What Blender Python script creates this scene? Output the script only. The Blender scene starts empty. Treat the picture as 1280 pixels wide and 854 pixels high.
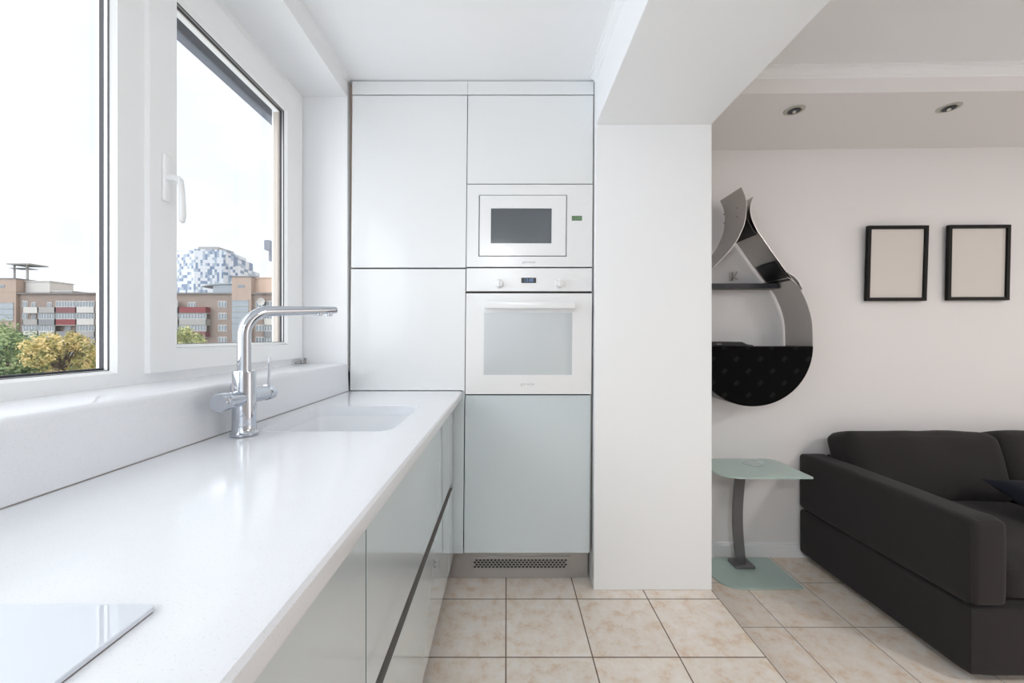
import bpy, bmesh, math, random
from mathutils import Vector, Matrix, noise
random.seed(7)
S = bpy.context.scene
COL = S.collection
PI = math.pi
F, CX, CY, H = 487.0, 633.0, 422.0, 1.216      # focal length (px), vanishing point, eye height

# ------------------------------------------------------------------ materials
def nt(name):
    m = bpy.data.materials.new(name); m.use_nodes = True
    n = m.node_tree; n.nodes.clear()
    out = n.nodes.new('ShaderNodeOutputMaterial')
    return m, n, out

def pbr(name, col, rough=.5, metal=0., coat=0., bump=0., bscale=40., spec=.5, var=0., vscale=8., sheen=0., speckle=0., bdist=.01, coatr=.03):
    m, n, out = nt(name)
    b = n.nodes.new('ShaderNodeBsdfPrincipled')
    b.inputs['Base Color'].default_value = (*col, 1)
    b.inputs['Roughness'].default_value = rough
    b.inputs['Metallic'].default_value = metal
    b.inputs['Coat Weight'].default_value = coat
    b.inputs['Coat Roughness'].default_value = coatr
    b.inputs['Specular IOR Level'].default_value = spec
    b.inputs['Sheen Weight'].default_value = sheen
    n.links.new(b.outputs[0], out.inputs[0])
    tc = n.nodes.new('ShaderNodeTexCoord')
    if var > 0 or speckle > 0:
        nz = n.nodes.new('ShaderNodeTexNoise'); nz.inputs['Scale'].default_value = vscale
        nz.inputs['Detail'].default_value = 4
        n.links.new(tc.outputs['Object'], nz.inputs['Vector'])
        mx = n.nodes.new('ShaderNodeMix'); mx.data_type = 'RGBA'
        lo = tuple(max(0, c*(1-var)) for c in col); hi = tuple(min(1, c*(1+var)) for c in col)
        mx.inputs[6].default_value = (*lo, 1); mx.inputs[7].default_value = (*hi, 1)
        n.links.new(nz.outputs[0], mx.inputs[0])
        res = mx.outputs[2]
        if speckle > 0:
            vo = n.nodes.new('ShaderNodeTexNoise'); vo.inputs['Scale'].default_value = 420
            vo.inputs['Detail'].default_value = 1
            n.links.new(tc.outputs['Object'], vo.inputs['Vector'])
            rp = n.nodes.new('ShaderNodeValToRGB')
            rp.color_ramp.elements[0].position = .62; rp.color_ramp.elements[1].position = .72
            n.links.new(vo.outputs[0], rp.inputs[0])
            m2 = n.nodes.new('ShaderNodeMix'); m2.data_type = 'RGBA'
            m2.inputs[7].default_value = tuple(c*(1-speckle) for c in col)+(1,)
            n.links.new(rp.outputs[0], m2.inputs[0]); n.links.new(res, m2.inputs[6])
            res = m2.outputs[2]
        n.links.new(res, b.inputs['Base Color'])
    if bump > 0:
        nz = n.nodes.new('ShaderNodeTexNoise'); nz.inputs['Scale'].default_value = bscale
        nz.inputs['Detail'].default_value = 3
        n.links.new(tc.outputs['Object'], nz.inputs['Vector'])
        bp = n.nodes.new('ShaderNodeBump'); bp.inputs['Strength'].default_value = bump
        bp.inputs['Distance'].default_value = bdist
        n.links.new(nz.outputs[0], bp.inputs['Height']); n.links.new(bp.outputs[0], b.inputs['Normal'])
    return m

def emit(name, col, k):
    m, n, out = nt(name)
    e = n.nodes.new('ShaderNodeEmission'); e.inputs[0].default_value = (*col, 1); e.inputs[1].default_value = k
    n.links.new(e.outputs[0], out.inputs[0]); return m

def pane_mat(name, tint=(1, 1, 1), refl=.06):
    m, n, out = nt(name)
    t = n.nodes.new('ShaderNodeBsdfTransparent'); t.inputs[0].default_value = (*tint, 1)
    g = n.nodes.new('ShaderNodeBsdfGlossy'); g.inputs['Roughness'].default_value = .0
    lw = n.nodes.new('ShaderNodeLayerWeight'); lw.inputs[0].default_value = .5
    pw = n.nodes.new('ShaderNodeMath'); pw.operation = 'POWER'; pw.inputs[1].default_value = 5; n.links.new(lw.outputs['Facing'], pw.inputs[0])
    fr = n.nodes.new('ShaderNodeMath'); fr.operation = 'MULTIPLY_ADD'; fr.inputs[1].default_value = .8; fr.inputs[2].default_value = refl/2
    n.links.new(pw.outputs[0], fr.inputs[0])
    mx = n.nodes.new('ShaderNodeMixShader')
    n.links.new(fr.outputs[0], mx.inputs[0]); n.links.new(t.outputs[0], mx.inputs[1]); n.links.new(g.outputs[0], mx.inputs[2])
    n.links.new(mx.outputs[0], out.inputs[0]); return m

def tile_mat(name, ox, oy, grout=(.17, .12, .085)):
    m, n, out = nt(name)
    tc = n.nodes.new('ShaderNodeTexCoord')
    mp = n.nodes.new('ShaderNodeMapping'); mp.inputs['Location'].default_value = (ox, oy, 0)
    n.links.new(tc.outputs['Object'], mp.inputs[0])
    br = n.nodes.new('ShaderNodeTexBrick'); br.offset = 0; br.squash = 1
    br.inputs['Scale'].default_value = 1; br.inputs['Brick Width'].default_value = .33; br.inputs['Row Height'].default_value = .33
    br.inputs['Mortar Size'].default_value = .0026; br.inputs['Mortar Smooth'].default_value = .15; br.inputs['Bias'].default_value = 0
    br.inputs['Color1'].default_value = (1, 1, 1, 1); br.inputs['Color2'].default_value = (.93, .93, .93, 1)
    n.links.new(mp.outputs[0], br.inputs[0])
    n1 = n.nodes.new('ShaderNodeTexNoise'); n1.inputs['Scale'].default_value = 15; n1.inputs['Detail'].default_value = 8; n1.inputs['Roughness'].default_value = .74
    n1.inputs['Distortion'].default_value = .15
    n.links.new(tc.outputs['Object'], n1.inputs[0])
    r1 = n.nodes.new('ShaderNodeValToRGB'); cr = r1.color_ramp
    cr.elements[0].position = .36; cr.elements[0].color = (.70, .55, .42, 1)
    cr.elements[1].position = .64; cr.elements[1].color = (.83, .785, .735, 1)
    e = cr.elements.new(.48); e.color = (.785, .70, .61, 1)
    n.links.new(n1.outputs[0], r1.inputs[0])
    mu = n.nodes.new('ShaderNodeMix'); mu.data_type = 'RGBA'; mu.blend_type = 'MULTIPLY'; mu.inputs[0].default_value = 1
    n.links.new(r1.outputs[0], mu.inputs[6]); n.links.new(br.outputs['Color'], mu.inputs[7])
    mx = n.nodes.new('ShaderNodeMix'); mx.data_type = 'RGBA'; mx.inputs[7].default_value = (*grout, 1)
    n.links.new(br.outputs['Fac'], mx.inputs[0]); n.links.new(mu.outputs[2], mx.inputs[6])
    b = n.nodes.new('ShaderNodeBsdfPrincipled')
    n.links.new(mx.outputs[2], b.inputs['Base Color'])
    ro = n.nodes.new('ShaderNodeMapRange'); ro.inputs['To Min'].default_value = .3; ro.inputs['To Max'].default_value = .9
    n.links.new(br.outputs['Fac'], ro.inputs['Value']); n.links.new(ro.outputs[0], b.inputs['Roughness'])
    bp = n.nodes.new('ShaderNodeBump'); bp.invert = True; bp.inputs['Strength'].default_value = .7; bp.inputs['Distance'].default_value = .002
    n.links.new(br.outputs['Fac'], bp.inputs['Height'])
    bp2 = n.nodes.new('ShaderNodeBump'); bp2.inputs['Strength'].default_value = .12; bp2.inputs['Distance'].default_value = .004
    n.links.new(n1.outputs[0], bp2.inputs['Height']); n.links.new(bp.outputs[0], bp2.inputs['Normal'])
    n.links.new(bp2.outputs[0], b.inputs['Normal'])
    n.links.new(b.outputs[0], out.inputs[0]); return m

M = {}
M['wall'] = pbr('wall_paint', (.79, .775, .775), .85, bump=.05, bscale=180, bdist=.002)
M['wall_k'] = pbr('kitchen_paint', (.825, .84, .855), .8, bump=.05, bscale=180, bdist=.002)
M['ceil'] = pbr('ceiling_paint', (.825, .84, .855), .85)
M['trim'] = pbr('white_trim', (.825, .84, .855), .45)
M['pvc'] = pbr('white_pvc', (.86, .87, .875), .28)
M['gasket'] = pbr('black_rubber', (.025, .027, .035), .5)
M['tan'] = pbr('beige_spacer', (.55, .50, .45), .4)
M['outer'] = pbr('grey_shutter_box', (.16, .175, .21), .5)
M['lacq'] = pbr('white_lacquer', (.735, .755, .762), .25, coat=.5)
M['glassdoor'] = pbr('pale_green_grey_glass_front', (.56, .63, .66), .15, coat=1., coatr=.01)
M['glassedge'] = pbr('green_glass_edge', (.08, .16, .15), .15)
M['carcass'] = pbr('grey_carcass', (.10, .10, .10), .7)
M['quartz'] = pbr('white_quartz', (.745, .765, .80), .13, var=.015, vscale=30, speckle=.10, spec=.35)
M['sinkmat'] = pbr('sink_composite', (.77, .785, .81), .3)
M['alu'] = pbr('brushed_aluminium', (.42, .41, .40), .38, metal=.85)
M['gola'] = pbr('dark_aluminium_channel', (.20, .19, .18), .8, spec=.2)
M['plinth'] = pbr('satin_metal_plinth', (.42, .405, .39), .32, metal=.55)
M['chrome'] = pbr('chrome', (.58, .61, .66), .06, metal=1)
M['appl'] = pbr('white_enamel_glass', (.76, .77, .778), .22, coat=.4)
M['applglass'] = pbr('pale_oven_window', (.52, .56, .58), .08, coat=1, coatr=.01)
M['mwglass'] = pbr('dark_microwave_window', (.065, .078, .088), .08, coat=1, coatr=.01)
M['black'] = pbr('black_plastic', (.008, .008, .009), .35)
M['dark'] = pbr('dark_hole', (.02, .02, .018), .8)
M['logo'] = pbr('grey_print', (.42, .44, .45), .5)
M['lcd'] = pbr('green_display', (.11, .17, .11), .3)
M['lcdtxt'] = emit('green_digits', (.35, .62, .30), .55)
M['ovtxt'] = emit('blue_digits', (.30, .48, .85), .75)
M['hob'] = pbr('white_hob_glass', (.62, .66, .72), .03, coat=1, coatr=.0)
M['frame'] = pbr('black_frame_wood', (.006, .0055, .005), .5, spec=.2)
M['mat'] = pbr('beige_mount', (.68, .64, .60), .7)
M['steel'] = pbr('brushed_steel', (.56, .535, .51), .28, metal=1., bump=.03, bscale=300)
M['steeldark'] = pbr('mirror_steel', (.55, .55, .55), .08, metal=1.)
M['frost'] = pbr('frosted_glass', (.40, .52, .485), .35, coat=.5, coatr=.15)
M['frostedge'] = pbr('frosted_glass_edge', (.50, .64, .60), .2)
M['post'] = pbr('grey_painted_steel', (.19, .185, .195), .35, metal=.5)
M['sofa'] = pbr('charcoal_brown_fabric', (.0200, .0168, .0178), .9, var=.25, vscale=350, bump=.35, bscale=700, sheen=.05, spec=.3, bdist=.002)
M['navy'] = pbr('navy_fabric', (.004, .006, .013), .85, bump=.2, bscale=500, sheen=.03, spec=.2, bdist=.002)
M['sofafoot'] = pbr('black_feet', (.01, .01, .01), .5)
M['tan_gap'] = pbr('bare_wood_strip', (.50, .37, .28), .7)
M['bulb'] = pbr('lamp_reflector', (.30, .30, .24), .15, metal=.8)
M['tile'] = tile_mat('kitchen_tiles', .002, -1.811 + .33*6)
M['tile2'] = tile_mat('living_tiles', -1.299 + .33*6, -2.155 + .33*7, (.36, .32, .29))
M['ground'] = pbr('courtyard', (.20, .22, .17), .9, var=.3, vscale=.1)
M['pane'] = pane_mat('window_glass')

def woven_mat():
    m, n, out = nt('woven_black_panel')
    tc = n.nodes.new('ShaderNodeTexCoord')
    mp = n.nodes.new('ShaderNodeMapping'); mp.inputs['Rotation'].default_value = (0, math.radians(45), 0); mp.inputs['Location'].default_value = (-.0261, 0, -.064)
    n.links.new(tc.outputs['Object'], mp.inputs[0])
    sx = n.nodes.new('ShaderNodeSeparateXYZ'); n.links.new(mp.outputs[0], sx.inputs[0])
    def cell(o, per, w):
        a = n.nodes.new('ShaderNodeMath'); a.operation = 'PINGPONG'; a.inputs[1].default_value = per/2
        n.links.new(o, a.inputs[0])
        c = n.nodes.new('ShaderNodeMath'); c.operation = 'LESS_THAN'; c.inputs[1].default_value = w
        n.links.new(a.outputs[0], c.inputs[0]); return c.outputs[0]
    mu = n.nodes.new('ShaderNodeMath'); mu.operation = 'MULTIPLY'
    n.links.new(cell(sx.outputs[0], .0955, .016), mu.inputs[0]); n.links.new(cell(sx.outputs[2], .0955, .011), mu.inputs[1])
    mx = n.nodes.new('ShaderNodeMix'); mx.data_type = 'RGBA'
    mx.inputs[6].default_value = (.003, .003, .0035, 1); mx.inputs[7].default_value = (.012, .013, .014, 1)
    n.links.new(mu.outputs[0], mx.inputs[0])
    b = n.nodes.new('ShaderNodeBsdfPrincipled'); b.inputs['Roughness'].default_value = .3
    b.inputs['Specular IOR Level'].default_value = .05
    n.links.new(mx.outputs[2], b.inputs['Base Color']); n.links.new(b.outputs[0], out.inputs[0]); return m
M['woven'] = woven_mat()

# ------------------------------------------------------------------ mesh helpers
def add_box(bm, x0, x1, y0, y1, z0, z1, bev=0, seg=2):
    x0, x1 = sorted((x0, x1)); y0, y1 = sorted((y0, y1)); z0, z1 = sorted((z0, z1))
    t = bmesh.new()
    bmesh.ops.create_cube(t, size=1)
    for v in t.verts:
        v.co = Vector(((x0+x1)/2 + v.co.x*(x1-x0), (y0+y1)/2 + v.co.y*(y1-y0), (z0+z1)/2 + v.co.z*(z1-z0)))
    if bev > 0:
        bev = min(bev, .49*min(x1-x0, y1-y0, z1-z0))
        bmesh.ops.bevel(t, geom=list(t.edges), offset=bev, segments=seg, profile=.5, affect='EDGES')
    merge(bm, t); return bm

def merge(bm, t, mat=None):
    me = bpy.data.meshes.new('tmp'); t.to_mesh(me); t.free()
    if mat is not None: me.transform(mat)
    bm.from_mesh(me); bpy.data.meshes.remove(me)

def box(*a, **k):
    return add_box(bmesh.new(), *a, **k)

def add_prism(bm, pts, axis, a0, a1, bev=0, seg=2):
    """polygon pts in the plane normal to axis, extruded a0..a1 (axis x: pts=(y,z); y: (x,z); z: (x,y))"""
    t = bmesh.new()
    def P(p, a):
        return {'x': (a, p[0], p[1]), 'y': (p[0], a, p[1]), 'z': (p[0], p[1], a)}[axis]
    lo = [t.verts.new(P(p, a0)) for p in pts]; hi = [t.verts.new(P(p, a1)) for p in pts]
    n = len(pts)
    f0 = t.faces.new(lo); f1 = t.faces.new(hi[::-1])
    for i in range(n): t.faces.new((lo[i], hi[i], hi[(i+1) % n], lo[(i+1) % n]))
    bmesh.ops.recalc_face_normals(t, faces=t.faces)
    if bev > 0:
        es = [e for e in t.edges if (e in f0.edges[:] or e in f1.edges[:])]
        bmesh.ops.bevel(t, geom=es, offset=bev, segments=seg, profile=.5, affect='EDGES')
    merge(bm, t); return bm

def rrect(x0, x1, y0, y1, r, n=6, rs=None):
    rs = rs or (r, r, r, r)      # corners: x0y0, x1y0, x1y1, x0y1
    out = []
    for (cx, cy, a0, rr) in ((x0, y0, PI, rs[0]), (x1, y0, 1.5*PI, rs[1]), (x1, y1, 0, rs[2]), (x0, y1, .5*PI, rs[3])):
        ox = cx + (rr if cx == x0 else -rr); oy = cy + (rr if cy == y0 else -rr)
        for i in range(n+1):
            a = a0 + .5*PI*i/n
            out.append((ox+rr*math.cos(a), oy+rr*math.sin(a)))
    return out

def add_tube(bm, pts, rad, n=16, cap=True, sy=1.0):
    pts = [Vector(p) for p in pts]
    rads = rad if isinstance(rad, (list, tuple)) else [rad]*len(pts)
    rings = []; prev = None
    for i, p in enumerate(pts):
        d = (pts[min(i+1, len(pts)-1)] - pts[max(i-1, 0)]).normalized()
        if prev is None:
            u = d.orthogonal().normalized()
            if abs(d.z) < .9: u = Vector((0, 0, 1)).cross(d).normalized()
        else:
            u = (prev - d*prev.dot(d)).normalized()
        prev = u; w = d.cross(u)
        rings.append([bm.verts.new(p + (u*math.cos(2*PI*k/n) + w*sy*math.sin(2*PI*k/n))*rads[i]) for k in range(n)])
    for a, b in zip(rings, rings[1:]):
        for k in range(n): bm.faces.new((a[k], a[(k+1) % n], b[(k+1) % n], b[k]))
    if cap:
        bm.faces.new(rings[0][::-1]); bm.faces.new(rings[-1])
    return bm

def add_lathe(bm, prof, c, axis='z', n=32):
    """prof: list of (radius, height along axis)"""
    rings = []
    for r, h in prof:
        ring = []
        for k in range(n):
            a = 2*PI*k/n; u, v = r*math.cos(a), r*math.sin(a)
            q = {'z': (u, v, h), 'y': (u, h, v), 'x': (h, u, v)}[axis]
            ring.append(bm.verts.new((c[0]+q[0], c[1]+q[1], c[2]+q[2])))
        rings.append(ring)
    for a, b in zip(rings, rings[1:]):
        for k in range(n): bm.faces.new((a[k], a[(k+1) % n], b[(k+1) % n], b[k]))
    bm.faces.new(rings[0][::-1]); bm.faces.new(rings[-1])
    return bm

def lean(bm, k=.0085, z0=1.216):
    for v in bm.verts: v.co.x += k*(v.co.z - z0)
    return bm

def obj(name, bm, mat, parent=None, smooth=False):
    bmesh.ops.recalc_face_normals(bm, faces=bm.faces)
    if parent is not None:
        off = Vector(parent['_o']) if '_o' in parent else Vector((0, 0, 0))
        bmesh.ops.translate(bm, verts=bm.verts, vec=-off)
    me = bpy.data.meshes.new(name); bm.to_mesh(me); bm.free()
    me.materials.append(mat)
    if smooth:
        for p in me.polygons: p.use_smooth = True
        try: me.set_sharp_from_angle(angle=math.radians(38))
        except Exception: pass
    o = bpy.data.objects.new(name, me); COL.objects.link(o)
    if parent is not None:
        o.parent = parent
        if '_o' in parent: o['_o'] = parent['_o']
    return o

THINGS = []
def thing(name, label, cat, loc=(0, 0, 0), group=None):
    o = bpy.data.objects.new(name, None); COL.objects.link(o)
    o.location = loc; o.empty_display_size = .05
    o['label'] = label; o['category'] = cat; o['_o'] = list(loc)
    if group: o['group'] = group
    return o

def tag(o, label, cat, group=None):
    o['label'] = label; o['category'] = cat
    if group: o['group'] = group
    return o

def struct(name, bm, mat, smooth=False):
    o = obj(name, bm, mat, None, smooth); o['kind'] = 'structure'; return o

def boolean_cut(o, cutter_bm):
    me = bpy.data.meshes.new('c'); bmesh.ops.recalc_face_normals(cutter_bm, faces=cutter_bm.faces); cutter_bm.to_mesh(me); cutter_bm.free()
    c = bpy.data.objects.new('c', me); COL.objects.link(c)
    md = o.modifiers.new('b', 'BOOLEAN'); md.object = c; md.operation = 'DIFFERENCE'; md.solver = 'EXACT'
    bpy.context.view_layer.update()
    ev = o.evaluated_get(bpy.context.evaluated_depsgraph_get())
    nm = bpy.data.meshes.new_from_object(ev)
    old = o.data; o.modifiers.clear(); o.data = nm
    bpy.data.objects.remove(c); bpy.data.meshes.remove(me); bpy.data.meshes.remove(old)

def text_bm(s, size, center, depth=.0004, wide=1.):
    """flat lettering facing -Y centred on center"""
    cu = bpy.data.curves.new('t', 'FONT'); cu.body = s; cu.size = size; cu.align_x = 'CENTER'; cu.align_y = 'CENTER'
    cu.extrude = depth
    o = bpy.data.objects.new('t', cu); COL.objects.link(o)
    bpy.context.view_layer.update()
    me = bpy.data.meshes.new_from_object(o.evaluated_get(bpy.context.evaluated_depsgraph_get()))
    bpy.data.objects.remove(o); bpy.data.curves.remove(cu)
    me.transform(Matrix.Translation(center) @ Matrix.Rotation(PI/2, 4, 'X') @ Matrix.Diagonal((wide, 1, 1, 1)))
    bm = bmesh.new(); bm.from_mesh(me); bpy.data.meshes.remove(me); return bm

# ------------------------------------------------------------------ room shell
ZL = -.142                                    # living room floor
ZC, ZCL, ZSOF = 2.472, 2.496, 2.384           # ceilings, living soffit
XP0, XP1 = .4195, .989                        # pillar
YP = 1.874
def yw(x): return 2.430 - .021*(x-1.28)       # living back wall
def ys(x): return 1.868 - .018*(x-1.14)       # front edge of the soffit
XR, YRK, YRL = 4.5, -2.0, -3.0

struct('floor', box(-1.25, XP1, YRK-.1, 2.5, -.142, 0), M['tile'])
struct('floor.001', box(XP1, XR+.1, YRL-.1, 2.6, -.30, ZL), M['tile2'])
struct('ceiling', box(-.775, .43, YRK-.1, 2.6, ZC, ZC+.2), M['ceil'])
struct('ceiling.001', box(XP1, XR+.1, YRL-.1, 2.6, ZCL, ZCL+.2), M['ceil'])
# beam and pillar
struct('wall_pillar', add_prism(bmesh.new(), [(XP0, 0), (XP1, 0), (XP1, 2.243), (.4300, 2.243)], 'y', YP, 2.6, bev=.004), M['wall_k'])
struct('ceiling_beam', box(.43, XP1, YRK-.1, 2.6, 2.243, ZC+.2, bev=.004), M['wall_k'])
struct('wall_back', box(-1.3, .5, 2.47, 2.6, -.1, ZC+.1), M['wall_k'])
struct('wall_back.001', add_prism(bmesh.new(), [(.98, yw(.98)), (XR+.1, yw(XR+.1)), (XR+.1, 2.6), (.98, 2.6)], 'z', ZL-.1, ZCL), M['wall'])
struct('ceiling_soffit', add_prism(bmesh.new(), [(XP1, ys(XP1)), (XR, ys(XR)), (XR, 2.6), (XP1, 2.6)], 'z', ZSOF, ZCL), M['wall'])
# crown moulding on the soffit face (profile swept along x with the wall's slight turn)
def crown(bm, x0, x1, yf, z, prof):
    a = [bm.verts.new((x0, yf(x0)-d, z-h)) for d, h in prof]; b = [bm.verts.new((x1, yf(x1)-d, z-h)) for d, h in prof]
    for i in range(len(prof)-1): bm.faces.new((a[i], a[i+1], b[i+1], b[i]))
    bm.faces.new(a); bm.faces.new(b[::-1]); bm.faces.new((a[-1], a[0], b[0], b[-1]))
    return bm
PR = [(0, 0), (.042, 0), (.042, .006), (.030, .010), (.028, .016), (.015, .024), (.012, .032), (.004, .036), (0, .042)]
struct('trim_1', crown(bmesh.new(), XP1, XR, ys, ZCL, PR), M['trim'])
# kitchen mouldings along the ceiling (run in depth)
def crown_y(bm, x, sgn, y0, y1, z, prof, k=1):
    a = [bm.verts.new((x+sgn*d*k, y0, z-h*k)) for d, h in prof]; b = [bm.verts.new((x+sgn*d*k, y1, z-h*k)) for d, h in prof]
    for i in range(len(prof)-1): bm.faces.new((a[i], a[i+1], b[i+1], b[i]))
    bm.faces.new(a); bm.faces.new(b[::-1]); bm.faces.new((a[-1], a[0], b[0], b[-1]))
    return bm
struct('trim_2', crown_y(bmesh.new(), .43, -1, YRK, 1.872, ZC, PR, .8), M['trim'])
struct('trim_3', crown_y(bmesh.new(), -.775, 1, YRK, 1.90, ZC, PR, .35), M['ceil'])
# left wall around the window
XW, ZS, ZT = -.992, 1.091, 2.387
bmw = bmesh.new()
add_box(bmw, -1.25, -.992, YRK-.1, 2.5, -.1, 1.06)
add_box(bmw, -1.25, -.775, YRK-.1, 2.5, ZT, ZC+.2)
add_box(bmw, -1.06, -.774, 1.895, 2.5, 1.05, ZT)
struct('wall_left', bmw, M['wall_k'])
struct('wall_rear', box(.42, XP1, YRK-.12, YRK, 0, 2.243), M['wall_k'])
struct('wall_rear.001', box(-1.25, .45, YRK-.12, YRK, 0, ZC), M['wall_k'])
struct('wall_rear.002', box(XP1-.1, XR+.1, YRL-.12, YRL, ZL, ZCL), M['wall'])
struct('wall_centre', box(XP1-.1, XP1, YRL, YRK, ZL, ZCL), M['wall'])
bmr = bmesh.new()
RW = (-.2, 2.0, .35, 2.25)
add_box(bmr, XR, XR+.12, YRL-.1, RW[0], ZL, ZCL); add_box(bmr, XR, XR+.12, RW[1], 2.6, ZL, ZCL)
add_box(bmr, XR, XR+.12, RW[0], RW[1], ZL, RW[2]); add_box(bmr, XR, XR+.12, RW[0], RW[1], RW[3], ZCL)
struct('wall_right', bmr, M['wall'])
struct('trim_4', box(-.805, -.764, 1.935, 2.3, ZS, ZC), M['tan_gap'])

# baseboard of the living room: board with a small top bead
BB = [(0, 0), (.014, 0), (.014, .066), (.009, .072), (.009, .080), (.004, .086), (0, .086)]
bm = bmesh.new()
a = [bm.verts.new((XP1, yw(XP1)-d, ZL+h)) for d, h in BB]; b = [bm.verts.new((XR, yw(XR)-d, ZL+h)) for d, h in BB]
for i in range(len(BB)-1): bm.faces.new((a[i], a[i+1], b[i+1], b[i]))
bm.faces.new(a); bm.faces.new(b[::-1])
struct('baseboard_back', bm, M['trim'])

# ------------------------------------------------------------------ windows
def ring_yz(bm, x0, x1, y0, y1, z0, z1, w, bev=.003):
    """rectangular profile frame in the plane of the left wall"""
    add_box(bm, x0, x1, y0, y0+w, z0, z1, bev=bev); add_box(bm, x0, x1, y1-w, y1, z0, z1, bev=bev)
    add_box(bm, x0, x1, y0+w, y1-w, z0, z0+w, bev=bev); add_box(bm, x0, x1, y0+w, y1-w, z1-w, z1, bev=bev)
    return bm

def bead_yz(bm, xin, xout, y0, y1, z0, z1, d):
    """sloping glazing bead: inner opening shrinks by d from xin to xout"""
    A = [(xin, y0, z0), (xin, y1, z0), (xin, y1, z1), (xin, y0, z1)]
    B = [(xout, y0+d, z0+d), (xout, y1-d, z0+d), (xout, y1-d, z1-d), (xout, y0+d, z1-d)]
    va = [bm.verts.new(p) for p in A]; vb = [bm.verts.new(p) for p in B]; vc = [bm.verts.new((xout, p[1], p[2])) for p in A]
    for i in range(4):
        j = (i+1) % 4
        bm.faces.new((va[i], va[j], vb[j], vb[i])); bm.faces.new((vb[i], vb[j], vc[j], vc[i])); bm.faces.new((vc[i], vc[j], va[j], va[i]))
    return bm

def pane_window(name, y0, y1, fr, fb, ftop):
    """fixed glazing in the left wall; fr: mullion width at y1, fb: bottom member"""
    e = bpy.data.objects.new(name, None); COL.objects.link(e); e['kind'] = 'structure'
    bm = bmesh.new(); zt, zb = ZT, ZS
    g0, g1, h0, h1 = y0+.09, y1-fr, zb+fb, zt-ftop
    add_box(bm, -1.047, XW, y0, g0, zb, zt); add_box(bm, -1.047, XW, g1, y1, zb, zt)
    add_box(bm, -1.047, XW, g0, g1, zb, h0); add_box(bm, -1.047, XW, g0, g1, h1, zt)
    bead_yz(bm, XW, -1.006, g0, g1, h0, h1, .007)
    obj('window_frame', bm, M['pvc'], e)
    obj('gasket', ring_yz(bmesh.new(), -1.0095, -1.006, g0, g1, h0, h1, .0080, 0), M['gasket'], e)
    obj('spacer', ring_yz(bmesh.new(), -1.0185, -1.0097, g0, g1, h0, h1, .0085, 0), M['pvc'], e)
    obj('outer_gasket', ring_yz(bmesh.new(), -1.030, -1.0187, g0, g1, h0, h1, .0090, 0), M['gasket'], e)
    obj('sill_gasket', box(-1.0300, -1.0190, g0+.009, g1-.009, h0, h0+.0135), M['gasket'], e)
    obj('pane', box(-1.040, -1.036, g0+.001, g1-.001, h0+.001, h1-.001), M['pane'], e)
    return e
pane_window('window_1', -.45, 1.035, .041, .034, .10)
pane_window('window_3', -1.95, -.45, .09, .034, .10)

e = bpy.data.objects.new('window_2', None); COL.objects.link(e); e['kind'] = 'structure'
bm = bmesh.new()
add_box(bm, -1.047, XW, 1.035, 1.090, ZS, ZT); add_box(bm, -1.047, XW, 1.855, 1.895, ZS, ZT)
add_box(bm, -1.047, XW, 1.090, 1.855, ZS, ZS+.036); add_box(bm, -1.047, XW, 1.090, 1.855, ZT-.05, ZT)
obj('window_frame', bm, M['pvc'], e)
Xs = -.978                                    # face of the opening sash
sy0, sy1, sz0, sz1 = 1.0680, 1.868, 1.1165, 2.345
gy0, gy1, gz0, gz1 = 1.158, 1.725, 1.196, 2.219
bm = bmesh.new()
add_box(bm, -1.05, Xs, sy0, gy0, sz0, sz1, bev=.003); add_box(bm, -1.05, Xs, gy1+.018, sy1, sz0, sz1, bev=.003)
add_box(bm, -1.05, Xs, gy0-.004, gy1+.022, sz0, gz0-.010, bev=.003); add_box(bm, -1.05, Xs, gy0-.004, gy1+.022, gz1+.016, sz1, bev=.003)
bead_yz(bm, Xs-.001, -.990, gy0-.002, gy1+.018, gz0-.008, gz1+.014, .008)
s = obj('sash', bm, M['pvc'], e)
RR = (gy0-.002, gy1+.018, gz0-.008, gz1+.014)
obj('gasket', ring_yz(bmesh.new(), -.9945, -.990, *RR, .0085, 0), M['gasket'], s)
obj('spacer', ring_yz(bmesh.new(), -1.0000, -.9947, *RR, .0088, 0), M['alu'], s)
obj('outer_gasket', ring_yz(bmesh.new(), -1.010, -1.0002, *RR, .0092, 0), M['gasket'], s)
obj('outer_spacer', ring_yz(bmesh.new(), -1.0145, -1.0102, *RR, .0095, 0), M['tan'], s)
obj('reveal_strip', box(-1.036, -1.015, gy1+.006, gy1+.0185, gz0, gz1), M['tan'], s)
obj('pane', box(-1.042, -1.038, gy0, gy1+.010, gz0-.006, gz1+.010), M['pane'], s)
# handle
bm = bmesh.new()
add_box(bm, Xs, Xs+.010, 1.104, 1.130, 1.605, 1.740, bev=.004, seg=3)
add_tube(bm, [(Xs+.008, 1.117, 1.672), (Xs+.026, 1.117, 1.672), (Xs+.036, 1.117, 1.670), (Xs+.042, 1.117, 1.663)], [.010, .010, .010, .010], 16)
hp = [(Xs+.036, 1.117, 1.676), (Xs+.044, 1.117, 1.662), (Xs+.047, 1.117, 1.640), (Xs+.049, 1.117, 1.60), (Xs+.050, 1.117, 1.565), (Xs+.048, 1.117, 1.548), (Xs+.046, 1.117, 1.545)]
add_tube(bm, hp, [.008, .009, .0092, .0095, .0098, .0085, .004], 16, sy=.75)
obj('window_handle', bm, M['pvc'], s, True)
# hinge
bm = bmesh.new()
add_box(bm, Xs, Xs+.014, 1.845, 1.872, 1.092, 1.106, bev=.003); add_tube(bm, [(Xs+.010, 1.872, 1.088), (Xs+.010, 1.872, 1.118)], .006, 12)
add_box(bm, Xs, Xs+.008, 1.80, 1.845, 1.0945, 1.101, bev=.002)
obj('hinge', bm, M['alu'], e)
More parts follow.
